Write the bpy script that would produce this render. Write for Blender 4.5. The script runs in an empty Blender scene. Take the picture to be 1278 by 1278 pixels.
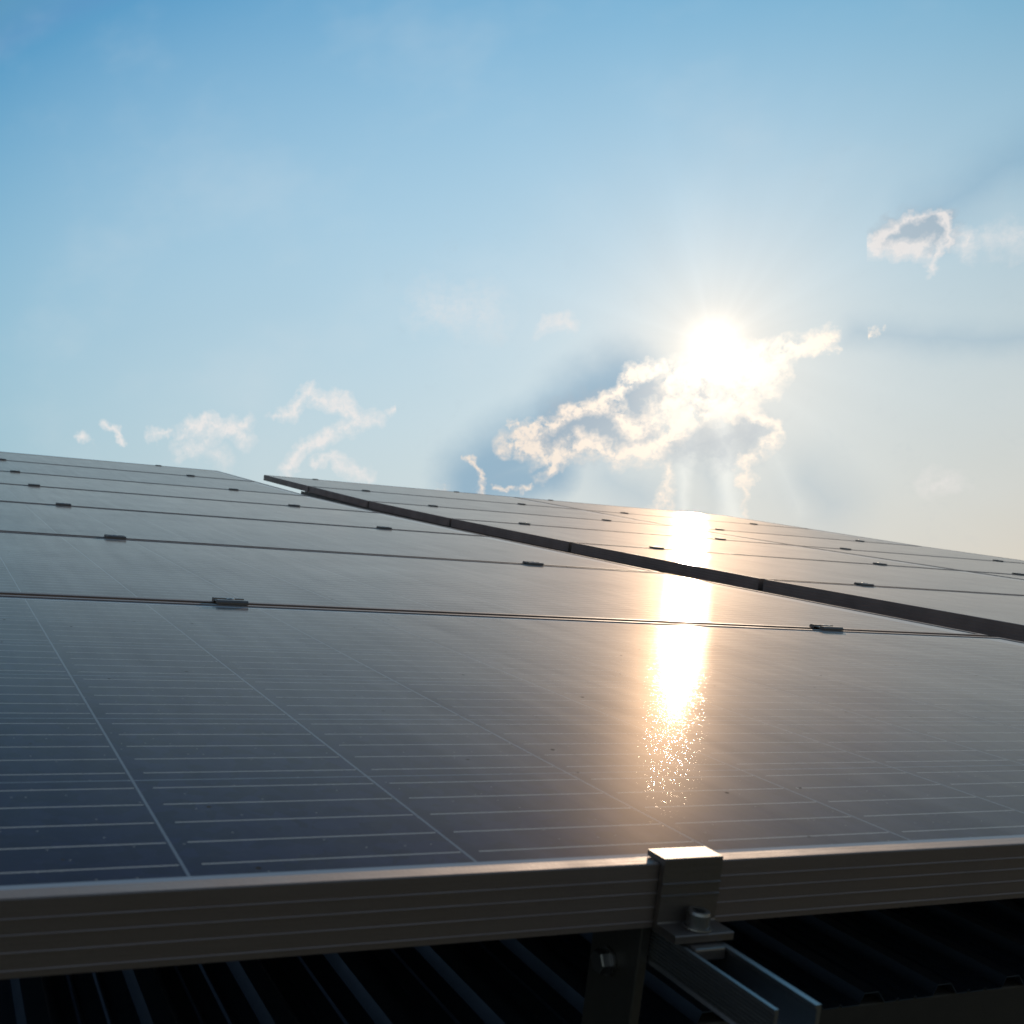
import bpy, bmesh, math, random
from mathutils import Vector, Matrix
random.seed(7)
scene = bpy.context.scene
col = scene.collection

# ------------------------------------------------------------------ slope and camera frame
TILT = 0.256767                      # roof pitch, rising away from the viewer
SLOPE = Matrix.Translation((0, 0, 5.0)) @ Matrix.Rotation(TILT, 4, 'X')   # roof frame -> world
PITCH = 1.012                        # one panel row plus its gap
DEPTH = 0.992
ROW_ANGLE = [0.0, 0.00133, 0.01169, 0.01515, 0.02105, 0.03483, 0.0349]     # the purlins are not quite straight
SUN = Vector((0.62481203, 0.70943595, 0.32605301)).normalized()

# row starts (outer front edge of each row) and seam centres along the slope
ROW = []
y, z = 0.0, 0.0
SEAM = []
for n, t in enumerate(ROW_ANGLE):
    c, s = math.cos(t), math.sin(t)
    if n == 0:
        ROW.append((0.0, 0.0, t)); y, z = 1.002, 0.0
    else:
        ROW.append((y + .010 * c, z + .010 * s, t)); y, z = y + PITCH * c, z + PITCH * s
    SEAM.append((y, z, t))           # SEAM[n] = seam beyond row n

# ------------------------------------------------------------------ helpers
def tag(o, label=None, cat=None, group=None, kind=None):
    for k, v in (('label', label), ('category', cat), ('group', group), ('kind', kind)):
        if v: o[k] = v
    return o

def empty(name, m):
    o = bpy.data.objects.new(name, None); col.objects.link(o)
    o.empty_display_size = .05; o.matrix_world = m
    return o

def mesh_obj(name, bm, mats, parent=None, m=None, smooth=False):
    bmesh.ops.recalc_face_normals(bm, faces=bm.faces)
    me = bpy.data.meshes.new(name); bm.to_mesh(me); bm.free()
    for a in (mats if isinstance(mats, list) else [mats]): me.materials.append(a)
    if smooth:
        for f in me.polygons: f.use_smooth = True
    o = bpy.data.objects.new(name, me); col.objects.link(o)
    if parent: o.parent = parent
    if m is not None: o.matrix_world = m
    return o

def box(bm, x0, x1, y0, y1, z0, z1, bev=0.0, seg=2):
    v = [bm.verts.new(p) for p in ((x0,y0,z0),(x1,y0,z0),(x1,y1,z0),(x0,y1,z0),(x0,y0,z1),(x1,y0,z1),(x1,y1,z1),(x0,y1,z1))]
    fs = [bm.faces.new([v[i] for i in q]) for q in ((0,3,2,1),(4,5,6,7),(0,1,5,4),(1,2,6,5),(2,3,7,6),(3,0,4,7))]
    if bev:
        es = list({e for f in fs for e in f.edges})
        bmesh.ops.bevel(bm, geom=es, offset=bev, segments=seg, affect='EDGES', profile=.5)

def extrude_x(bm, prof, x0, x1):
    """closed (y, z) profile extruded along x"""
    a = [bm.verts.new((x0, p[0], p[1])) for p in prof]
    b = [bm.verts.new((x1, p[0], p[1])) for p in prof]
    n = len(prof)
    for i in range(n): bm.faces.new((a[i], a[(i+1) % n], b[(i+1) % n], b[i]))
    bm.faces.new(a); bm.faces.new(list(reversed(b)))

def ring(bm, c, r, z, n, axis='z', ph=0):
    out = []
    for i in range(n):
        t = ph + 2 * math.pi * i / n
        if axis == 'z': out.append(bm.verts.new((c[0] + r*math.cos(t), c[1] + r*math.sin(t), z)))
        else: out.append(bm.verts.new((z, c[0] + r*math.cos(t), c[1] + r*math.sin(t))))
    return out

def lathe(bm, c, prof, n=28, axis='z', close_end=True):
    rs = [ring(bm, c, r, z, n, axis) for r, z in prof]
    for a, b in zip(rs[:-1], rs[1:]):
        for i in range(n): bm.faces.new((a[i], a[(i+1) % n], b[(i+1) % n], b[i]))
    bm.faces.new(rs[0])
    if close_end: bm.faces.new(rs[-1])
    return rs

def socket_bolt(bm, c, r, z0, h, axis='z'):
    """cap screw head with chamfered rim and a hexagonal recess"""
    prof = [(r, z0), (r*1.0, z0 + h*.82), (r*.9, z0 + h), (r*.62, z0 + h)]
    n = 24
    rs = [ring(bm, c, q, z, n, axis) for q, z in prof]
    for a, b in zip(rs[:-1], rs[1:]):
        for i in range(n): bm.faces.new((a[i], a[(i+1) % n], b[(i+1) % n], b[i]))
    bm.faces.new(rs[0])
    hx = []
    for i in range(n):                # hexagon sampled at 24 points
        t = 2 * math.pi * i / n
        q = (t % (math.pi/3)) - math.pi/6
        rr = r * .5 / math.cos(q)
        if axis == 'z': hx.append(((c[0] + rr*math.cos(t), c[1] + rr*math.sin(t)), z0 + h))
        else: hx.append(((c[0] + rr*math.cos(t), c[1] + rr*math.sin(t)), z0 + h))
    mk = (lambda p, z: bm.verts.new((p[0], p[1], z))) if axis == 'z' else (lambda p, z: bm.verts.new((z, p[0], p[1])))
    top = [mk(p, z) for p, z in hx]
    bot = [mk(p, z - h*.55) for p, z in hx]
    a = rs[-1]
    for i in range(n):
        j = (i+1) % n
        bm.faces.new((a[i], a[j], top[j], top[i])); bm.faces.new((top[i], top[j], bot[j], bot[i]))
    bm.faces.new(bot)

# ------------------------------------------------------------------ node helpers
class NT:
    def __init__(s, tree): s.t = tree; s.n = tree.nodes; s.l = tree.links
    def put(s, v, sock):
        if v is None: return
        if hasattr(v, 'node'): s.l.new(v, sock)
        else:
            if isinstance(v, (tuple, list)) and len(v) == 3 and sock.type == 'RGBA': v = (*v, 1)
            sock.default_value = v
    def math(s, op, a, b=None, c=None, clamp=False):
        n = s.n.new('ShaderNodeMath'); n.operation = op; n.use_clamp = clamp
        s.put(a, n.inputs[0]); s.put(b, n.inputs[1]); s.put(c, n.inputs[2]); return n.outputs[0]
    def vec(s, op, a, b=None, scale=None):
        n = s.n.new('ShaderNodeVectorMath'); n.operation = op
        s.put(a, n.inputs[0]); s.put(b, n.inputs[1])
        if scale is not None: s.put(scale, n.inputs['Scale'])
        return n.outputs['Value'] if op in ('DOT_PRODUCT', 'LENGTH', 'DISTANCE') else n.outputs[0]
    def rng(s, v, a, b, c=0., d=1., smooth=False):
        n = s.n.new('ShaderNodeMapRange'); n.interpolation_type = 'SMOOTHSTEP' if smooth else 'LINEAR'
        s.put(v, n.inputs[0])
        for i, q in enumerate((a, b, c, d)): s.put(q, n.inputs[i+1])
        return n.outputs[0]
    def mix(s, f, a, b):
        n = s.n.new('ShaderNodeMix'); n.data_type = 'RGBA'
        s.put(f, n.inputs['Factor']); s.put(a, n.inputs[6]); s.put(b, n.inputs[7]); return n.outputs[2]
    def add(s, a, b, f=1.0):
        n = s.n.new('ShaderNodeMix'); n.data_type = 'RGBA'; n.blend_type = 'ADD'
        s.put(f, n.inputs['Factor']); s.put(a, n.inputs[6]); s.put(b, n.inputs[7]); return n.outputs[2]
    def noise(s, v, scale, detail=2., rough=.5, dist=0., color=False):
        n = s.n.new('ShaderNodeTexNoise'); s.put(v, n.inputs['Vector'])
        n.inputs['Scale'].default_value = scale; n.inputs['Detail'].default_value = detail
        n.inputs['Roughness'].default_value = rough; n.inputs['Distortion'].default_value = dist
        return n.outputs['Color' if color else 'Fac']
    def xyz(s, x, y, z=0.):
        n = s.n.new('ShaderNodeCombineXYZ'); s.put(x, n.inputs[0]); s.put(y, n.inputs[1]); s.put(z, n.inputs[2]); return n.outputs[0]
    def sep(s, v):
        n = s.n.new('ShaderNodeSeparateXYZ'); s.put(v, n.inputs[0]); return n.outputs

def new_mat(name):
    m = bpy.data.materials.new(name); m.use_nodes = True; m.node_tree.nodes.clear()
    nt = NT(m.node_tree); out = nt.n.new('ShaderNodeOutputMaterial')
    return m, nt, out

def metal(name, base, rough, metallic=1.0, grain=0.0, grain_axis=0, dirt=.3, bump=.0004):
    m, nt, out = new_mat(name)
    tc = nt.n.new('ShaderNodeTexCoord').outputs['Object']
    p = nt.n.new('ShaderNodeBsdfPrincipled')
    big = nt.noise(tc, 14, 5, .6)
    fine = nt.noise(tc, 420, 3, .6)
    sx = [60, 60, 60]; sx[grain_axis] = 2
    st_ = nt.noise(nt.vec('MULTIPLY', tc, tuple(float(q) for q in sx)), 8, 3, .6)
    d = nt.rng(big, .35, .75, 0, dirt)
    c = nt.mix(d, base, tuple(q*.55 for q in base))
    c = nt.mix(nt.rng(fine, .62, .75, 0, .25), c, tuple(q*.5 for q in base))
    nt.put(c, p.inputs['Base Color'])
    p.inputs['Metallic'].default_value = metallic
    r = nt.math('ADD', nt.rng(big, .3, .7, rough - .05, rough + .08), nt.math('MULTIPLY', nt.math('SUBTRACT', st_, .5), grain))
    nt.put(r, p.inputs['Roughness'])
    b = nt.n.new('ShaderNodeBump'); b.inputs['Strength'].default_value = .25; b.inputs['Distance'].default_value = bump
    nt.put(nt.math('ADD', fine, st_), b.inputs['Height']); nt.l.new(b.outputs[0], p.inputs['Normal'])
    nt.l.new(p.outputs[0], out.inputs[0])
    return m
RIM = [(-0.1804, -0.0637, -0.1611, -0.0523, 0.0066, 1), (-0.1611, -0.0523, -0.1394, -0.0544, 0.0065, 1), (-0.1394, -0.0544, -0.1231, -0.0459, 0.0064, 1), (-0.1231, -0.0459, -0.1046, -0.045, 0.0064, 1), (-0.1046, -0.045, -0.0888, -0.0381, 0.0063, 1), (-0.0888, -0.0381, -0.0827, -0.0275, 0.0062, 1), (-0.0827, -0.0275, -0.067, -0.0167, 0.0062, 1), (-0.067, -0.0167, -0.0465, -0.0121, 0.0061, 1), (-0.0465, -0.0121, -0.0236, -0.0188, 0.0061, 1), (-0.1806, -0.0658, -0.1596, -0.0714, 0.0097, 1), (-0.1596, -0.0714, -0.1479, -0.0916, 0.0095, 1), (-0.1479, -0.0916, -0.1388, -0.0865, 0.0094, 1), (-0.1388, -0.0865, -0.1252, -0.0775, 0.0094, 1), (-0.1252, -0.0775, -0.1039, -0.0779, 0.0093, 1), (-0.1039, -0.0779, -0.0834, -0.087, 0.0093, 1), (-0.0834, -0.087, -0.0624, -0.0831, 0.0091, 1), (-0.0624, -0.0831, -0.0427, -0.0708, 0.0091, 1), (-0.0427, -0.0708, -0.0274, -0.0583, 0.0089, 1), (-0.0274, -0.0583, -0.0054, -0.0536, 0.0089, 1), (-0.0826, -0.0493, -0.0695, -0.0612, 0.0091, 0.9), (-0.0695, -0.0612, -0.0541, -0.0557, 0.0091, 0.9), (-0.0541, -0.0557, -0.0281, -0.0444, 0.0089, 0.9), (-0.0281, -0.0444, -0.0019, -0.0472, 0.0089, 0.9), (-0.0019, -0.0472, 0.0249, -0.0567, 0.0087, 0.9), (0.0077, -0.0516, 0.037, -0.0378, 0.0079, 1), (0.037, -0.0378, 0.0514, -0.0161, 0.0077, 1), (0.0514, -0.0161, 0.0689, -0.0096, 0.0077, 1), (0.0689, -0.0096, 0.0914, -0.0098, 0.0076, 1), (0.0858, -0.0169, 0.1002, -0.0173, 0.0031, 0.8), (0.0235, -0.0607, 0.0454, -0.0724, 0.0046, 0.8), (0.0454, -0.0724, 0.0514, -0.0831, 0.0046, 0.8), (0.0514, -0.0831, 0.0319, -0.0971, 0.0046, 0.8), (0.0319, -0.0971, 0.0189, -0.1015, 0.0046, 0.8), (0.0189, -0.1015, 0.0254, -0.1187, 0.0034, 0.6), (0.0254, -0.1187, 0.0206, -0.1465, 0.0034, 0.6), (-0.0472, -0.093, -0.0427, -0.1133, 0.0042, 0.6), (-0.0427, -0.1133, -0.0541, -0.1354, 0.0041, 0.6), (-0.0272, -0.0253, 0.0405, -0.0261, 0.0161, 1.2), (-0.2186, -0.0781, -0.2092, -0.0924, 0.0026, 0.8), (-0.2092, -0.0924, -0.2145, -0.1102, 0.0027, 0.8), (-0.1996, -0.1045, -0.1607, -0.1061, 0.0023, 0.7), (-0.2527, -0.1026, -0.247, -0.1, 0.0031, 0.6), (-0.1777, -0.0485, -0.1748, -0.0488, 0.0029, 0.7), (0.12, -0.0062, 0.1271, -0.0052, 0.0028, 1)]
PALE = [(0.1121, 0.0654, 0.1266, 0.0663, 0.0048, 1.1), (0.1266, 0.0663, 0.1342, 0.075, 0.0048, 1.1), (0.1342, 0.075, 0.1523, 0.0783, 0.0036, 1.1), (0.1523, 0.0783, 0.1702, 0.0755, 0.0036, 1.1), (0.1702, 0.0755, 0.1785, 0.0663, 0.0036, 1.1), (0.1785, 0.0663, 0.1758, 0.0571, 0.0035, 1.1), (0.1758, 0.0571, 0.1669, 0.0493, 0.0034, 1.1), (0.1669, 0.0493, 0.1646, 0.0435, 0.0036, 1.1), (0.1167, 0.0622, 0.1607, 0.0545, 0.0066, 1.1), (-0.637, -0.0239, -0.6289, -0.0229, 0.0045, 0.9), (-0.6008, -0.0088, -0.5854, -0.0144, 0.0045, 0.9), (-0.5854, -0.0144, -0.5848, -0.0278, 0.0045, 0.9), (-0.5523, -0.0275, -0.5313, -0.0254, 0.0044, 0.7), (-0.5184, -0.0258, -0.5053, -0.0189, 0.0069, 1), (-0.5053, -0.0189, -0.4808, -0.0188, 0.0069, 1), (-0.4811, -0.0212, -0.4612, -0.0256, 0.0076, 1), (-0.4612, -0.0256, -0.4401, -0.0204, 0.0075, 1), (-0.4494, -0.0243, -0.445, -0.0367, 0.0099, 0.8), (-0.5157, -0.044, -0.4941, -0.0346, 0.0104, 0.7), (-0.4941, -0.0346, -0.4819, -0.026, 0.0103, 0.7), (-0.4848, -0.0452, -0.4743, -0.0542, 0.0103, 0.5), (-0.4135, -0.0175, -0.4074, -0.0166, 0.0041, 1), (-0.3991, -0.019, -0.3836, -0.0112, 0.0073, 1), (-0.3836, -0.0112, -0.3702, 0.0013, 0.0072, 1), (-0.3702, 0.0013, -0.363, -0.0079, 0.0072, 1), (-0.363, -0.0079, -0.3408, -0.0164, 0.0072, 1), (-0.3408, -0.0164, -0.3246, -0.0318, 0.0071, 1), (-0.3246, -0.0318, -0.3068, -0.0321, 0.0071, 1), (-0.3248, -0.0333, -0.3644, -0.0466, 0.0071, 0.95), (-0.3644, -0.0466, -0.3889, -0.0522, 0.0072, 0.95), (-0.3889, -0.0522, -0.4047, -0.0683, 0.0073, 0.95), (-0.2932, -0.0251, -0.2785, -0.0213, 0.0054, 0.8), (-0.3719, -0.0663, -0.3499, -0.0651, 0.0049, 0.8), (-0.3455, -0.0702, -0.3351, -0.0805, 0.0064, 0.8), (-0.3351, -0.0805, -0.3177, -0.0866, 0.0064, 0.8), (-0.1403, 0.0338, -0.1149, 0.0333, 0.0071, 0.7), (0.1661, -0.1313, 0.1789, -0.1297, 0.0099, 0.6), (0.1874, 0.0572, 0.1929, 0.0503, 0.0076, 0.7), (-0.2404, 0.0651, -0.1964, 0.0557, 0.0217, 0.35), (0.2049, 0.0545, 0.2237, 0.0529, 0.0103, 0.5)]
CORE = [(-0.122, -0.0619, -0.073, -0.0623, 0.0253, 1.3), (-0.1532, -0.0647, -0.1406, -0.0703, 0.013, 1.2), (-0.0646, -0.035, -0.0081, -0.0397, 0.0139, 1), (0.1364, 0.0704, 0.1691, 0.0666, 0.0121, 1.3), (-0.0363, -0.0784, 0.026, -0.0807, 0.0205, 0.8)]
SHADE = [(-0.0812, -0.0249, -0.2174, -0.0993, 0.0553, 0.85), (-0.1425, -0.0979, -0.2217, -0.1035, 0.0381, 0.85), (0.1141, -0.0061, 0.2516, -0.0268, 0.0257, 0.36), (0.1663, 0.0833, 0.2539, 0.125, 0.0438, 0.42), (0.0725, -0.1225, 0.0908, -0.1411, 0.0586, 0.32), (-0.0931, -0.1093, -0.0661, -0.1259, 0.0498, 0.35), (-0.0108, -0.1053, 0.0014, -0.1309, 0.0272, 0.25), (-0.3814, 0.0838, -0.5685, 0.0768, 0.118, 0.12)]
RAY = [(0.0014, -0.0475, 0.0103, -0.16, 0.0159, 0.35), (-0.0231, -0.0518, -0.0366, -0.1569, 0.0109, 0.25), (-0.004, 0.0601, -0.0079, 0.1187, 0.0392, 0.1), (0.0298, -0.064, 0.0656, -0.1496, 0.0132, 0.12)]
POLY = [[0.5946, 0.6615, 0.6682], [-0.0625, -0.1449, -0.2098], [-1.0135, -0.3924, 0.2251], [-0.5104, -0.4083, -0.35], [-0.6926, -0.3036, -0.0793], [-1.0056, -1.5749, -1.6871], [0.6739, 0.3036, 0.0054], [-0.2496, -0.0318, 0.1535]]
# ------------------------------------------------------------------ materials
M_FRAME = metal('anodised_frame', (.35, .28, .255), .60, 1.0, .15, 0, .25)
M_CLAMP = metal('mill_aluminium', (.28, .24, .22), .48, 1.0, .2, 0, .35)
M_RAIL = metal('extruded_rail', (.36, .36, .37), .42, 1.0, .2, 1, .3)
M_BOLT = metal('stainless_bolt', (.34, .33, .33), .34, 1.0, .1, 0, .5)
M_ROOF = metal('coated_roof_sheet', (.075, .10, .145), .44, .85, .1, 1, .5)
M_FOOT = metal('dark_bracket', (.16, .15, .14), .5, 1.0, .1, 2, .4)
M_FASCIA = metal('dark_fascia', (.045, .038, .034), .55, 0.0, .05, 0, .5)
M_WALL = metal('render_wall', (.25, .23, .21), .8, 0.0, .05, 0, .4)

def glass_material():
    m, nt, out = new_mat('cells_under_glass')
    tcn = nt.n.new('ShaderNodeTexCoord'); tc = tcn.outputs['Object']
    rnd = nt.n.new('ShaderNodeObjectInfo').outputs['Random']
    X, Y, Z = nt.sep(tc)
    u = nt.math('DIVIDE', nt.math('SUBTRACT', X, .030), .160)
    v = nt.math('DIVIDE', nt.math('SUBTRACT', Y, .018), .158)
    fu = nt.math('FRACT', u); fv = nt.math('FRACT', v)
    def edge(f, half):    # 1 inside the gap next to an integer
        d = nt.math('MINIMUM', f, nt.math('SUBTRACT', 1.0, f))
        return nt.math('LESS_THAN', d, half)
    gap = nt.math('MAXIMUM', edge(fu, .0055), edge(fv, .0048))
    inx = nt.math('MULTIPLY', nt.math('GREATER_THAN', u, 0.), nt.math('LESS_THAN', u, 12.))
    iny = nt.math('MULTIPLY', nt.math('GREATER_THAN', v, 0.), nt.math('LESS_THAN', v, 6.))
    inside = nt.math('MULTIPLY', inx, iny)
    fb = nt.math('FRACT', nt.math('MULTIPLY', fv, 5.0))
    bus = nt.math('LESS_THAN', nt.math('ABSOLUTE', nt.math('SUBTRACT', fb, .5)), .021)
    bus = nt.math('MULTIPLY', bus, nt.math('MULTIPLY', nt.math('GREATER_THAN', fu, .062), nt.math('LESS_THAN', fu, .988)))
    cellid = nt.xyz(nt.math('FLOOR', u), nt.math('FLOOR', v), nt.math('MULTIPLY', rnd, 50.))
    wn = nt.n.new('ShaderNodeTexWhiteNoise'); nt.put(cellid, wn.inputs['Vector'])
    vo = nt.n.new('ShaderNodeTexVoronoi'); nt.put(nt.vec('ADD', tc, nt.vec('SCALE', cellid, scale=3.1)), vo.inputs['Vector']); vo.inputs['Scale'].default_value = 90.
    grain = nt.sep(vo.outputs['Color'])[0]
    cell = nt.mix(grain, (.009, .011, .040), (.018, .022, .075))
    cell = nt.mix(nt.math('MULTIPLY', wn.outputs['Value'], .4), cell, (.020, .018, .050))
    c = nt.mix(gap, cell, (.20, .235, .29))
    c = nt.mix(nt.math('MULTIPLY', bus, nt.math('SUBTRACT', 1.0, gap)), c, (.50, .48, .46))
    c = nt.mix(inside, (.36, .41, .48), c)
    # dust film and dried dirt spots lying on the glass
    off = nt.vec('ADD', tc, nt.xyz(nt.math('MULTIPLY', rnd, 37.), nt.math('MULTIPLY', rnd, 91.), 0.))
    film = nt.rng(nt.noise(off, 3.5, 6, .62), .35, .8, .012, .06)
    film = nt.math('ADD', film, nt.rng(nt.noise(off, 170, 3, .6), .55, .75, 0, .05))
    film = nt.math('ADD', film, nt.rng(Y, .018, .0, 0, .25))
    v2 = nt.n.new('ShaderNodeTexVoronoi'); v2.voronoi_dimensions = '2D'; nt.put(nt.vec('MULTIPLY', off, (1., 1., 0.)), v2.inputs['Vector']); v2.inputs['Scale'].default_value = 13.
    rr = nt.sep(v2.outputs['Color'])
    size = nt.rng(rr[0], .55, 1., .004, .022)
    wob = nt.math('MULTIPLY', nt.math('SUBTRACT', nt.noise(off, 260, 2), .5), .010)
    spot = nt.math('LESS_THAN', nt.math('ADD', v2.outputs['Distance'], wob), nt.math('MULTIPLY', size, nt.math('GREATER_THAN', rr[0], .55)))
    v3 = nt.n.new('ShaderNodeTexVoronoi'); v3.voronoi_dimensions = '2D'; nt.put(nt.vec('MULTIPLY', nt.vec('ADD', off, (3.3, 1.7, 0.)), (1., 1., 0.)), v3.inputs['Vector']); v3.inputs['Scale'].default_value = 70.
    r3 = nt.sep(v3.outputs['Color'])
    speck = nt.math('LESS_THAN', v3.outputs['Distance'], nt.math('MULTIPLY', nt.math('GREATER_THAN', r3[1], .82), .045))
    c = nt.mix(film, c, (.30, .25, .21))
    c = nt.mix(nt.math('MULTIPLY', speck, .6), c, (.45, .42, .38))
    spotcol = nt.mix(rr[1], (.02, .016, .013), (.10, .075, .055))
    c = nt.mix(spot, c, spotcol)
    dif = nt.n.new('ShaderNodeBsdfDiffuse'); nt.put(c, dif.inputs[0])
    # textured front glass: fine pebble relief
    wav = nt.noise(tc, 22, 2, .5)
    b2 = nt.n.new('ShaderNodeBump'); b2.inputs['Strength'].default_value = 1.0; b2.inputs['Distance'].default_value = .00003
    nt.put(wav, b2.inputs['Height'])
    wn2 = nt.n.new('ShaderNodeTexWhiteNoise'); nt.put(nt.vec('FLOOR', nt.vec('MULTIPLY', tc, (4200., 3300., 0.))), wn2.inputs['Vector'])
    ang = nt.math('MULTIPLY', wn2.outputs['Value'], 6.28318)
    rad = nt.math('POWER', nt.math('MULTIPLY', nt.math('LOGARITHM', nt.math('MAXIMUM', nt.sep(wn2.outputs['Color'])[1], 1e-5), math.e), -1.), .5)
    wc = nt.sep(wn2.outputs['Color'])                # a few grains of the rolled glass stand much steeper
    steep = nt.math('GREATER_THAN', wc[2], .955)
    rad = nt.math('ADD', nt.math('MULTIPLY', rad, nt.math('SUBTRACT', 1.0, steep)), nt.math('MULTIPLY', steep, nt.math('MULTIPLY', nt.math('SQRT', nt.rng(wc[2], .955, 1., 0., 1.)), 5.0)))
    peb = nt.xyz(nt.math('MULTIPLY', nt.math('COSINE', ang), rad), nt.math('MULTIPLY', nt.math('SINE', ang), rad), 0.)
    nrm = nt.vec('NORMALIZE', nt.vec('ADD', nt.vec('ADD', b2.outputs[0], (NORMAL_TILT, 0., 0.)), nt.vec('SCALE', peb, scale=PEB)))     # NORMAL_TILT: constant sideways tilt of the shading normal, shifts the sun streak
    ge = nt.n.new('ShaderNodeNewGeometry')
    cosv = nt.math('ABSOLUTE', nt.vec('DOT_PRODUCT', ge.outputs['Normal'], ge.outputs['Incoming']))
    fres = nt.math('MULTIPLY_ADD', nt.math('POWER', nt.math('SUBTRACT', 1.0, nt.math('MINIMUM', cosv, 1.0)), FPOW), .985, .015)   # anti-reflection glass: steeper than plain glass
    g1 = nt.n.new('ShaderNodeBsdfGlossy'); g1.distribution = 'BECKMANN'; g1.inputs['Roughness'].default_value = R1
    nt.put((1., .935, .88), g1.inputs['Color']); nt.l.new(nrm, g1.inputs['Normal'])
    g2 = nt.n.new('ShaderNodeBsdfGlossy'); g2.distribution = 'GGX'; g2.inputs['Roughness'].default_value = .66
    nt.put((1., .79, .64), g2.inputs['Color'])  # warm tint puts the sun's wide peach haze into the gloss colour
    g3 = nt.n.new('ShaderNodeBsdfGlossy'); g3.distribution = 'GGX'; g3.inputs['Roughness'].default_value = .36
    nt.put((1., .76, .54), g3.inputs['Color'])  # orange tint paints in the glow flanking the sun streak
    g23 = nt.n.new('ShaderNodeMixShader'); nt.put(nt.rng(cosv, .0, .20, .0, .21), g23.inputs[0]); nt.l.new(g2.outputs[0], g23.inputs[1]); nt.l.new(g3.outputs[0], g23.inputs[2])
    gm = nt.n.new('ShaderNodeMixShader'); nt.put(W2, gm.inputs[0]); nt.l.new(g1.outputs[0], gm.inputs[1]); nt.l.new(g23.outputs[0], gm.inputs[2])
    mx = nt.n.new('ShaderNodeMixShader')
    streak = nt.noise(nt.vec('MULTIPLY', off, (34., 2.2, 1.)), 1.0, 5, .6)
    smear = nt.math('MULTIPLY', nt.rng(streak, .35, .75, 1.0, .86), nt.rng(nt.noise(off, 5., 5, .65), .35, .7, 1.0, .88))
    f = nt.math('MULTIPLY', nt.math('MULTIPLY', fres, nt.math('MULTIPLY', smear, REFL)), nt.math('SUBTRACT', 1.0, nt.math('MULTIPLY', spot, .85)))
    nt.put(f, mx.inputs[0]); nt.l.new(dif.outputs[0], mx.inputs[1]); nt.l.new(gm.outputs[0], mx.inputs[2])
    nt.l.new(mx.outputs[0], out.inputs[0])
    return m
PEB, R1, W2, REFL, FPOW, NORMAL_TILT = .0155, .12, .46, 1.0, 5.9, -.038
M_GLASS = glass_material()

# ------------------------------------------------------------------ ground and building
def make_ground():
    m, nt, out = new_mat('dry_ground')
    tc = nt.n.new('ShaderNodeTexCoord').outputs['Object']
    p = nt.n.new('ShaderNodeBsdfPrincipled'); p.inputs['Roughness'].default_value = .9
    c = nt.mix(nt.noise(tc, .15, 6, .6), (.035, .045, .02), (.10, .085, .06))
    c = nt.mix(nt.rng(nt.noise(tc, 3, 5, .7), .4, .7), c, (.05, .055, .03))
    nt.put(c, p.inputs['Base Color']); nt.l.new(p.outputs[0], out.inputs[0])
    bm = bmesh.new(); R = 2500
    bm.faces.new([bm.verts.new(q) for q in ((-R,-R,0),(R,-R,0),(R,R,0),(-R,R,0))])
    tag(mesh_obj('ground', bm, m), kind='structure')
make_ground()

RX0, RX1 = -1.6, 6.75
def roof_profile():
    """(y, z) stations of the roof deck in the roof frame, eave to ridge"""
    pts = [(.090, -.150)]
    for n in range(7): pts.append((SEAM[n][0], SEAM[n][1] - .150))
    t = SEAM[6][2]
    pts.append((pts[-1][0] + .35*math.cos(t), pts[-1][1] + .35*math.sin(t)))
    return pts

def make_building():
    b = empty('building', SLOPE)
    tag(b, 'building under the arrays, roofed with dark blue ribbed metal sheet', 'building')
    st = roof_profile()
    y1, z1 = st[-1]
    far = [(y1 + 5.5, z1 - 3.2)]                       # the slope beyond the ridge
    rib = .0757; xs = []
    x = .014 - rib * 22
    while x < RX1:
        # steep face on the left, top, gentler face, pan with one small stiffener
        for dx, h in ((0, 0), (.004, .009), (.018, .009), (.026, 0), (.037, 0), (.0383, .0018), (.0397, .0018), (.041, 0), (.055, 0), (.0563, .0018), (.0577, .0018), (.059, 0)):
            xs.append((x + dx, h))
        x += rib
    xs = [q for q in xs if RX0 <= q[0] <= RX1]
    bm = bmesh.new(); rows = []
    for (yy, zz) in st + far:
        rows.append([bm.verts.new((q, yy, zz - .009 + h)) for q, h in xs])
    for a, c in zip(rows[:-1], rows[1:]):
        for i in range(len(a)-1): bm.faces.new((a[i], a[i+1], c[i+1], c[i]))
    r = bmesh.ops.extrude_face_region(bm, geom=bm.faces[:])       # sheet thickness
    for v in [g for g in r['geom'] if isinstance(g, bmesh.types.BMVert)]: v.co.z -= .0012
    mesh_obj('roof', bm, M_ROOF, b)
    # eave fascia: a folded board below the sheet edge
    bm = bmesh.new()
    box(bm, RX0, RX1, .094, .112, -.42, -.1615, .002)
    box(bm, RX0, RX1, .086, .116, -.436, -.4195, .002)
    mesh_obj('fascia', bm, M_FASCIA, b)
    # masonry walls down to the ground, upright in the world
    inv = SLOPE.inverted()
    bm = bmesh.new()
    fr = SLOPE @ Vector((0, .30, -.40)); bk = SLOPE @ Vector((0, y1 + 5.2, z1 - 3.35))
    rd = SLOPE @ Vector((0, y1, z1 - .04))
    ft = SLOPE @ Vector((0, .30, -.19))
    prof = [(fr.y, 0.0), (bk.y, 0.0), (bk.y, bk.z - .02), (rd.y, rd.z - .1), (ft.y, ft.z - .02)]
    extrude_x(bm, prof, RX0 + .05, RX1 - .05)
    bm.transform(inv)
    mesh_obj('wall', bm, M_WALL, b)
make_building()

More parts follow.
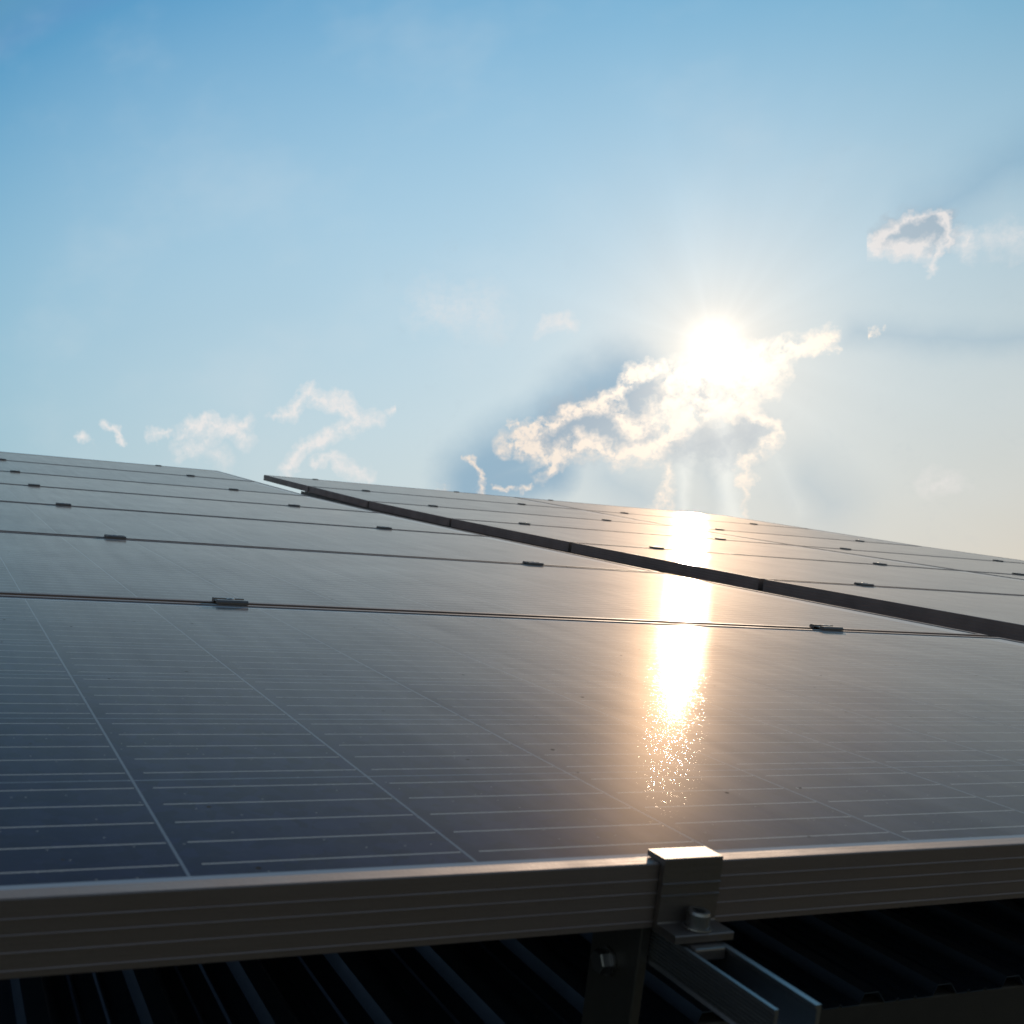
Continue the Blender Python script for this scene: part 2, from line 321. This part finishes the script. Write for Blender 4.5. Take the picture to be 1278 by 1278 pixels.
# ------------------------------------------------------------------ solar panels
def frame_mesh(L):
    bm = bmesh.new(); Dp = DEPTH; H = .0385
    sec = [(.0108, -.0045), (.0108, -.0004), (.0104, 0.), (.0007, 0.), (0., -.0007)]
    for g in (.0100, .0178, .0262, .0348):             # extrusion lines on the outer face
        sec += [(0., -g + .0009), (-.0006, -g + .0003), (-.0006, -g - .0003), (0., -g - .0004)]
    sec += [(0., -H + .0005), (.0005, -H), (.028, -H), (.028, -H + .0016), (.0018, -H + .0016), (.0018, -.0088), (.0108, -.0088)]
    rings = []
    for o, z in sec:
        rings.append([bm.verts.new(p) for p in ((o, o, z), (L-o, o, z), (L-o, Dp-o, z), (o, Dp-o, z))])
    n = len(rings)
    for i in range(n):
        a, c = rings[i], rings[(i+1) % n]
        for k in range(4): bm.faces.new((a[k], a[(k+1) % 4], c[(k+1) % 4], c[k]))
    return bm

def glass_mesh(L):
    bm = bmesh.new()
    box(bm, .0025, L-.0025, .0025, DEPTH-.0025, -.0064, -.0014)
    return bm

def make_panel(L, m):
    t = empty('solar_panel', m)
    mesh_obj('frame', frame_mesh(L), M_FRAME, t)
    mesh_obj('glass', glass_mesh(L), M_GLASS, t)
    return t

def copy_tree(o, m):
    r = o.copy(); col.objects.link(r); r.matrix_world = m
    for ch in o.children:
        c = ch.copy(); col.objects.link(c); c.parent = r
        for g in ch.children:
            d = g.copy(); col.objects.link(d); d.parent = c
    return r

def at(x, y, z, t=0.):
    return SLOPE @ Matrix.Translation((x, y, z)) @ Matrix.Rotation(t, 4, 'X')

ORD = ['first', 'second', 'third', 'fourth', 'fifth', 'sixth', 'seventh']
FAR = ['nearest', 'sixth', 'fifth', 'fourth', 'third', 'second', 'farthest']
blocks = [  # name, x0, x1, rail positions
    ('left', -.190, 1.826, (.2875, 1.402)),
    ('middle', 2.178, 4.242, (2.575, 3.747)),
    ('right', 4.260, 6.361, (4.601, 5.778))]
near = ['nearest row, its cell lines and front frame in full view',
        'second row from the front clamp',
        'third row from the front clamp', 'fourth row from the front clamp', 'fifth row from the front clamp',
        'sixth row from the front clamp', 'farthest row on the skyline']
for bn, x0, x1, rails in blocks:
    proto = None
    for n, (yy, zz, t) in enumerate(ROW):
        m = at(x0, yy, zz, t)
        o = make_panel(x1 - x0, m) if proto is None else copy_tree(proto, m)
        if proto is None: proto = o
        if bn == 'left': lab = 'framed solar panel, left array, ' + near[n]
        elif bn == 'middle': lab = 'framed solar panel, middle array, %s row from its far edge' % (ORD[6-n] if n < 6 else 'the last')
        else: lab = 'framed solar panel, right array, %s row from its far edge' % (ORD[6-n] if n < 6 else 'the last')
        lab = lab.replace('the last row from its far edge', 'farthest row along the skyline')
        tag(o, lab, 'solar panel', 'solar panels of the %s array' % bn)

# ------------------------------------------------------------------ mounting rails
def rail_mesh(x, y0, y1s):
    """open-topped channel rail running up the slope; outer left face grooved"""
    w, h, th = .030, .0222, .0026
    prof = []                                           # (x, z), clockwise from top left
    n = 9
    prof += [(th, 0), (0, 0)]
    for i in range(n):
        z = -.0012 - i * (h - .003) / n; dz = (h - .003) / n
        prof += [(0, z), (0, z - dz*.5), (.0011, z - dz*.58), (.0011, z - dz*.92)]
    prof += [(0, -h), (w, -h), (w, 0), (w - th*1.5, 0), (w - th*1.5, -.0016), (w - th, -.0026), (w - th, -h + th), (th, -h + th)]
    bm = bmesh.new(); secs = []
    for yy, zz in y1s:
        secs.append([bm.verts.new((px, yy, zz - .0402 + pz)) for px, pz in prof])
    k = len(prof)
    for a, c in zip(secs[:-1], secs[1:]):
        for i in range(k): bm.faces.new((a[i], a[(i+1) % k], c[(i+1) % k], c[i]))
    bm.faces.new(secs[0]); bm.faces.new(list(reversed(secs[-1])))
    return bm

stations = [(-.0915, 0.)] + [(s[0], s[1]) for s in SEAM[:6]] + [(SEAM[6][0] + .03, SEAM[6][1] + .001)]
side = ['left-hand', 'right-hand']
for bn, x0, x1, rails in blocks:
    for i, rx in enumerate(rails):
        o = mesh_obj('mounting_rail', rail_mesh(rx, 0, stations), M_RAIL, None, at(rx - .0155, 0, 0))
        lab = 'open grooved aluminium rail jutting out below the front clamp' if (bn, i) == ('left', 0) else \
              '%s grooved aluminium rail hidden under the %s array' % (side[i], bn)
        tag(o, lab, 'rail', 'rails carrying the panels')

# added dark strip: rail plus underside shade along the middle array's left edge
edge_st = [(.3, 0.)] + [(q[0], q[1]) for q in SEAM[1:5]] + [(6.22, .0865)]
o = mesh_obj('edge_shade_strip', rail_mesh(0, 0, edge_st), M_FOOT, None, at(2.182, 0, 0))
tag(o, 'added dark strip of rail and underside shade, left edge of the middle array', 'shade strip')

# ------------------------------------------------------------------ clamps
def make_mid_clamp(m):
    t = empty('mid_clamp', m)
    bm = bmesh.new()
    # hat section: two wings on the frames, webs down into the gap
    a = .0175
    prof = [(-a, .0004), (-a, .0036), (-.0150, .0062), (-.0075, .0062), (-.0070, .0042), (.0070, .0042), (.0075, .0062), (.0150, .0062), (a, .0036), (a, .0004), (.0085, .0004), (.0085, -.024), (.0062, -.024),
            (.0062, .0026), (-.0062, .0026), (-.0062, -.024), (-.0085, -.024), (-.0085, .0004)]
    extrude_x(bm, prof, -.0225, .0225)
    mesh_obj('plate', bm, M_CLAMP, t)
    bm = bmesh.new(); socket_bolt(bm, (0, 0), .0060, .0043, .0028)
    mesh_obj('bolt', bm, M_BOLT, t)
    return t

def make_end_clamp(m):
    t = empty('end_clamp', m)
    bm = bmesh.new(); H = .0385
    prof = [(.0118, .0004), (.0118, .0040), (-.0036, .0040), (-.0042, .0034)]
    for z in (-.0112, -.0182):
        prof += [(-.0042, z + .0010), (-.0050, z + .0005), (-.0050, z - .0005), (-.0042, z - .0010)]
    prof += [(-.0042, -H + .0052), (-.0047, -H + .0043), (-.0200, -H + .0043), (-.0206, -H + .0037), (-.0206, -H - .0004), (-.0004 - .0006, -H - .0004),
             (-.0007, .0004)]
    extrude_x(bm, prof, -.0202, .0202)
    mesh_obj('bracket', bm, M_CLAMP, t)
    bm = bmesh.new(); lathe(bm, (.001, -.0124), [(.0080, -H + .0044), (.0082, -H + .0050), (.0080, -H + .0058)], 28)
    mesh_obj('washer', bm, M_BOLT, t)
    bm = bmesh.new(); socket_bolt(bm, (.001, -.0124), .0064, -H + .0059, .0088)
    mesh_obj('bolt', bm, M_BOLT, t)
    bm = bmesh.new(); box(bm, -.0105, .0105, -.027, -.003, -H - .0085, -H - .0012, .0012)
    mesh_obj('channel_nut', bm, M_CLAMP, t)
    return t

pm = pe = None
for bn, x0, x1, rails in blocks:
    for i, rx in enumerate(rails):
        pos = '%s rail, %s array' % (side[i], bn)
        for n in range(6):
            yy, zz, t = SEAM[n]; tt = (t + ROW_ANGLE[n+1]) / 2
            m = at(rx, yy, zz, tt)
            o = make_mid_clamp(m) if pm is None else copy_tree(pm, m)
            if pm is None: pm = o
            if bn == 'left': w = '%s seam from front edge' % ORD[n]
            else: w = '%s seam from far edge' % ORD[5-n]
            tag(o, 'small metal clamp, %s, %s' % (w, pos), 'clamp', 'clamps gripping the seams')
        # far end clamp, turned to face the other way
        yy, zz, t = SEAM[6]
        c, s = math.cos(t), math.sin(t)
        m = at(rx, yy - .010*c, zz - .010*s, t) @ Matrix.Rotation(math.pi, 4, 'Z')
        fm = at(rx, 0, 0, 0)
        if pe is None:
            pe = make_end_clamp(fm); o = pe
        else: o = copy_tree(pe, fm)
        tag(o, 'silver end clamp with socket bolt in the middle of the near frame' if (bn, i) == ('left', 0) else
            'end clamp on the near frame edge, %s' % pos, 'clamp', 'end clamps')
        o = copy_tree(pe, m)
        tag(o, 'end clamp tiny against the sky on the far edge, %s' % pos, 'clamp', 'end clamps')

# ------------------------------------------------------------------ roof feet
def make_foot(m):
    """L-foot: upright plate beside the rail, toe on the roof sheet"""
    t = empty('roof_foot', m)
    bm = bmesh.new()
    box(bm, -.0066, 0., -.0225, .0225, -.1095, 0., .0008)
    box(bm, -.046, -.0068, -.0225, .0225, -.1095, -.1045, .0008)
    mesh_obj('bracket', bm, M_FOOT, t)
    bm = bmesh.new()
    lathe(bm, (.0045, -.033), [(.0088, -.0068), (.0088, -.0084)], 24, 'x')
    n = 6
    a = ring(bm, (.0045, -.033), .0072, -.0085, 6, 'x'); b_ = ring(bm, (.0045, -.033), .0072, -.0140, 6, 'x'); c_ = ring(bm, (.0045, -.033), .0062, -.0148, 6, 'x')
    for p, q in ((a, b_), (b_, c_)):
        for i in range(6): bm.faces.new((p[i], p[(i+1) % 6], q[(i+1) % 6], q[i]))
    bm.faces.new(a); bm.faces.new(c_)
    mesh_obj('bolt', bm, M_BOLT, t)
    return t
pf = None
feet = []
for bn, x0, x1, rails in blocks:
    for i, rx in enumerate(rails):
        for k, (yy, zz) in enumerate(((.0275, -.0402), (SEAM[1][0] + .2, SEAM[1][1] - .0402), (SEAM[3][0] + .2, SEAM[3][1] - .0385), (SEAM[5][0] + .45, SEAM[5][1] - .027))):
            m = at(rx - .0157, yy + 0.0, zz, 0)
            o = make_foot(m) if pf is None else copy_tree(pf, m)
            if pf is None: pf = o
            tag(o, 'dark upright roof bracket with a bolt, left of the jutting rail' if (bn, i, k) == ('left', 0, 0) else
                '%s roof bracket under the %s rail of the %s array' % (['front', 'second', 'third', 'rear'][k], side[i], bn), 'bracket', 'roof brackets under the rails')

o = copy_tree(pf, at(2.200, 6.47, .0705 - .037, 0))
tag(o, 'small bracket under the raised far corner of the middle array, against the sky', 'bracket')

# ------------------------------------------------------------------ sky
def build_world():
    w = bpy.data.worlds.new('World'); scene.world = w; w.use_nodes = True
    w.node_tree.nodes.clear(); nt = NT(w.node_tree)
    out = nt.n.new('ShaderNodeOutputWorld'); bg = nt.n.new('ShaderNodeBackground')
    D = nt.vec('NORMALIZE', nt.n.new('ShaderNodeTexCoord').outputs['Generated'])
    e1 = SUN.cross(Vector((0, 0, 1))).normalized(); e2 = e1.cross(SUN)
    ds = nt.vec('DOT_PRODUCT', D, tuple(SUN))
    dsc = nt.math('MAXIMUM', ds, .25)
    s = nt.math('DIVIDE', nt.vec('DOT_PRODUCT', D, tuple(e1)), dsc)
    t = nt.math('DIVIDE', nt.vec('DOT_PRODUCT', D, tuple(e2)), dsc)
    P = nt.xyz(s, t, 0.)
    r = nt.vec('LENGTH', P)
    # sky colour over the sun's side of the sky
    sc = nt.math('MAXIMUM', nt.math('MINIMUM', s, .45), -.80)
    tc = nt.math('MAXIMUM', nt.math('MINIMUM', t, .42), -.25)
    feats = [sc, tc, nt.math('MULTIPLY', sc, sc), nt.math('MULTIPLY', sc, tc), nt.math('MULTIPLY', tc, tc),
             nt.math('EXPONENT', nt.math('MULTIPLY', r, -1/.10)), nt.math('EXPONENT', nt.math('MULTIPLY', r, -1/.30))]
    acc = tuple(POLY[0])
    for f, c in zip(feats, POLY[1:]):
        acc = nt.vec('ADD', acc, nt.vec('SCALE', tuple(c), scale=f))
    base = nt.vec('MAXIMUM', acc, (.075, .29, .48))
    # thin veil
    veil = nt.noise(nt.vec('MULTIPLY', P, (1., 1.6, 1.)), 5.5, 4, .55)
    base = nt.mix(nt.rng(veil, .45, .75, 0.06, .20, True), base, (.72, .76, .78))
    n1 = nt.noise(P, 16, 4, .62, color=True)
    warp = nt.vec('SCALE', nt.vec('SUBTRACT', n1, (.5, .5, .5)), scale=.034)
    P0 = nt.vec('MULTIPLY', nt.vec('ADD', P, nt.vec('SCALE', warp, scale=.8)), (1., 1., 0.))
    chain = [None]
    def field(src, strokes, first=None):
        best = 0.
        for i, (ax, ay, bx, by, wd, amp) in enumerate(strokes):
            if i % 5 == 0 and chain[0] is not None:      # evaluate in small batches (keeps the shader small)
                k = nt.math('MULTIPLY', chain[0], 1e-9)
                cur = nt.vec('ADD', src, nt.xyz(k, 0., 0.))
            elif i == 0: cur = src
            A = Vector((ax, ay, 0)); B = Vector((bx, by, 0)); ba = B - A; L2 = max(ba.length_squared, 1e-9)
            pa = nt.vec('SUBTRACT', cur, tuple(A))
            h = nt.math('MULTIPLY', nt.vec('DOT_PRODUCT', pa, tuple(ba / L2)), 1.0, clamp=True)
            d = nt.vec('DISTANCE', pa, nt.vec('SCALE', tuple(ba), scale=h))
            f = nt.math('MULTIPLY_ADD', d, -amp / wd, amp)
            best = nt.math('MAXIMUM', best, f)
            chain[0] = best
        return best
    # beams and shadows thrown by the clouds through the haze
    shade = field(P0, SHADE); c = nt.mix(nt.rng(shade, 0., .8, 0., .64, True), base, (.14, .32, .49))
    ray = field(P0, RAY)
    cr = nt.math('ARCTAN2', t, s)
    beams = nt.noise(nt.xyz(cr, 0., 0.), 3.2, 2.5, .5)
    bm_ = nt.math('MULTIPLY', nt.rng(beams, .4, .7, -.5, .5), nt.math('EXPONENT', nt.math('MULTIPLY', r, -6.)))
    c = nt.vec('SCALE', c, scale=nt.math('ADD', 1.0, nt.math('MULTIPLY', bm_, .055)))
    c = nt.add(c, nt.vec('SCALE', (.55, .50, .42), scale=nt.rng(ray, 0., .35, 0., .28, True)))
    near_sun = nt.math('EXPONENT', nt.math('MULTIPLY', r, -9.))
    near2 = nt.math('EXPONENT', nt.math('MULTIPLY', r, -22.))
    # aureole round the sun
    g1 = nt.math('EXPONENT', nt.math('MULTIPLY', nt.math('POWER', nt.math('DIVIDE', r, .018), 2.), -1.))
    g2 = nt.math('EXPONENT', nt.math('MULTIPLY', r, -1/.048))
    aur = nt.vec('ADD', nt.vec('SCALE', (.7, .6, .46), scale=g1), nt.vec('SCALE', (.13, .105, .07), scale=g2))
    def finish(cc):
        b = nt.n.new('ShaderNodeBackground'); nt.put(nt.vec('MINIMUM', nt.vec('ADD', cc, aur), (1.22, 1.17, 1.10)), b.inputs[0]); return b.outputs[0]
    def clouds(c, core_s, pale_s, rim_s):
        n2 = nt.noise(nt.vec('ADD', P, (3., 1., 0.)), 62, 4, .65, color=True)
        warp2 = nt.vec('SCALE', nt.vec('SUBTRACT', n2, (.5, .5, .5)), scale=.024)
        Q = nt.vec('MULTIPLY', nt.vec('ADD', P, nt.vec('ADD', warp, warp2)), (1., 1., 0.))
        tex = nt.noise(Q, 38, 5, .68)
        tex2 = nt.noise(P, 140, 4, .7)
        jit = nt.math('ADD', nt.math('MULTIPLY', nt.math('SUBTRACT', tex, .5), 2.6), nt.math('MULTIPLY', nt.math('SUBTRACT', tex2, .5), 1.4))
        chain[0] = None
        if core_s:
            core = field(Q, core_s)
            cm = nt.rng(nt.math('ADD', core, nt.math('MULTIPLY', jit, .3)), .0, .9, 0., .66, True)
            cc = nt.add((.38, .45, .52), nt.vec('SCALE', (.75, .62, .48), scale=near2))
            c = nt.mix(cm, c, cc)
        if pale_s:
            pale = field(Q, pale_s)
            c = nt.mix(nt.rng(nt.math('ADD', pale, nt.math('MULTIPLY', nt.math('MULTIPLY', jit, pale), 1.3)), .02, 1.1, 0., .82, False), c, (.88, .83, .80))
        if rim_s:
            rim = field(Q, rim_s)
            rimc = nt.add((.78, .68, .60), nt.vec('SCALE', (.95, .80, .60), scale=near_sun))
            rm = nt.rng(nt.math('ADD', rim, nt.math('MULTIPLY', nt.math('MULTIPLY', jit, rim), 2.2)), .0, 1.0, 0., .92, False)
            c = nt.mix(rm, c, rimc)
        return c
    def boxm(s0, s1, t0, t1):
        a = nt.math('MULTIPLY', nt.math('GREATER_THAN', s, s0), nt.math('LESS_THAN', s, s1))
        b = nt.math('MULTIPLY', nt.math('GREATER_THAN', t, t0), nt.math('LESS_THAN', t, t1))
        return nt.math('MULTIPLY', nt.math('MULTIPLY', a, b), nt.math('GREATER_THAN', ds, .7))
    W_ = lambda L, k: [(a, b, c_, d, w * k, m) for a, b, c_, d, w, m in L]
    front = finish(c)
    def region(front, lo, hi, core_s, pale_s, rim_s):
        allv = core_s + pale_s + rim_s
        if not allv: return front
        pad = .045
        bx = boxm(max(lo, min(min(q[0], q[2]) - q[4] for q in allv) - pad), min(hi, max(max(q[0], q[2]) + q[4] for q in allv) + pad),
                  min(min(q[1], q[3]) - q[4] for q in allv) - pad, max(max(q[1], q[3]) + q[4] for q in allv) + pad)
        sh = finish(clouds(c, core_s, pale_s, rim_s))
        mx = nt.n.new('ShaderNodeMixShader'); nt.put(bx, mx.inputs[0]); nt.l.new(front, mx.inputs[1]); nt.l.new(sh, mx.inputs[2])
        return mx.outputs[0]
    core_w, pale_w, rim_w = W_(CORE, 1.65), W_(PALE, 1.6), W_(RIM, 1.65)
    sel = lambda L, lo, hi: [q for q in L if lo <= (q[0] + q[2]) / 2 < hi]
    for lo, hi in ((-2., -.285), (-.285, .119), (.119, 2.)):
        front = region(front, lo, hi, sel(core_w, lo, hi), sel(pale_w, lo, hi), sel(rim_w, lo, hi))
    # everywhere else: physical clear sky
    sky = nt.n.new('ShaderNodeTexSky'); sky.sky_type = 'NISHITA'; sky.sun_disc = False
    sky.sun_elevation = math.asin(SUN.z); sky.sun_rotation = math.atan2(SUN.x, SUN.y)
    sky.air_density = 1.2; sky.dust_density = 1.5
    bg.inputs[1].default_value = SKY_BACK
    nt.put(sky.outputs[0], bg.inputs[0])
    mx = nt.n.new('ShaderNodeMixShader'); nt.put(nt.rng(ds, .35, .80, 0., 1., True), mx.inputs[0])
    nt.l.new(bg.outputs[0], mx.inputs[1]); nt.l.new(front, mx.inputs[2]); nt.l.new(mx.outputs[0], out.inputs[0])
    w.cycles.sampling_method = 'NONE'
SKY_BACK = .075
build_world()

# ------------------------------------------------------------------ sun, camera, view
ld = bpy.data.lights.new('sun', 'SUN'); ld.energy = 2.3; ld.angle = math.radians(.5); ld.color = (1., .78, .56)
lo = bpy.data.objects.new('sun', ld); col.objects.link(lo); lo.rotation_euler = SUN.to_track_quat('Z', 'Y').to_euler()
lo.location = (0, 0, 20)

RC = Matrix(((0.93344584, -0.34695816, 0.09109828), (0.03982041, -0.15216296, -0.98755292), (0.35650133, 0.92545474, -0.12821987)))
cam = bpy.data.cameras.new('camera'); co = bpy.data.objects.new('camera', cam); col.objects.link(co)
rot = Matrix((RC[0], -RC[1], -RC[2])).transposed()
co.matrix_world = SLOPE @ (Matrix.Translation((-0.12985532, -0.47454688, 0.20294289)) @ rot.to_4x4())
cam.sensor_fit = 'HORIZONTAL'; cam.sensor_width = 36; cam.lens = 36 * 1339.65 / 1278
cam.shift_x = (639 - 409.78) / 1278; cam.shift_y = (759.62 - 639) / 1278
cam.clip_start = .02; cam.clip_end = 6000
cam.dof.use_dof = True; cam.dof.focus_distance = 1.5; cam.dof.aperture_fstop = 18
scene.camera = co
scene.view_settings.view_transform = 'Standard'; scene.view_settings.look = 'None'
scene.view_settings.exposure = 0; scene.view_settings.gamma = 1
scene.view_settings.use_curve_mapping = False
scene.cycles.max_bounces = 8
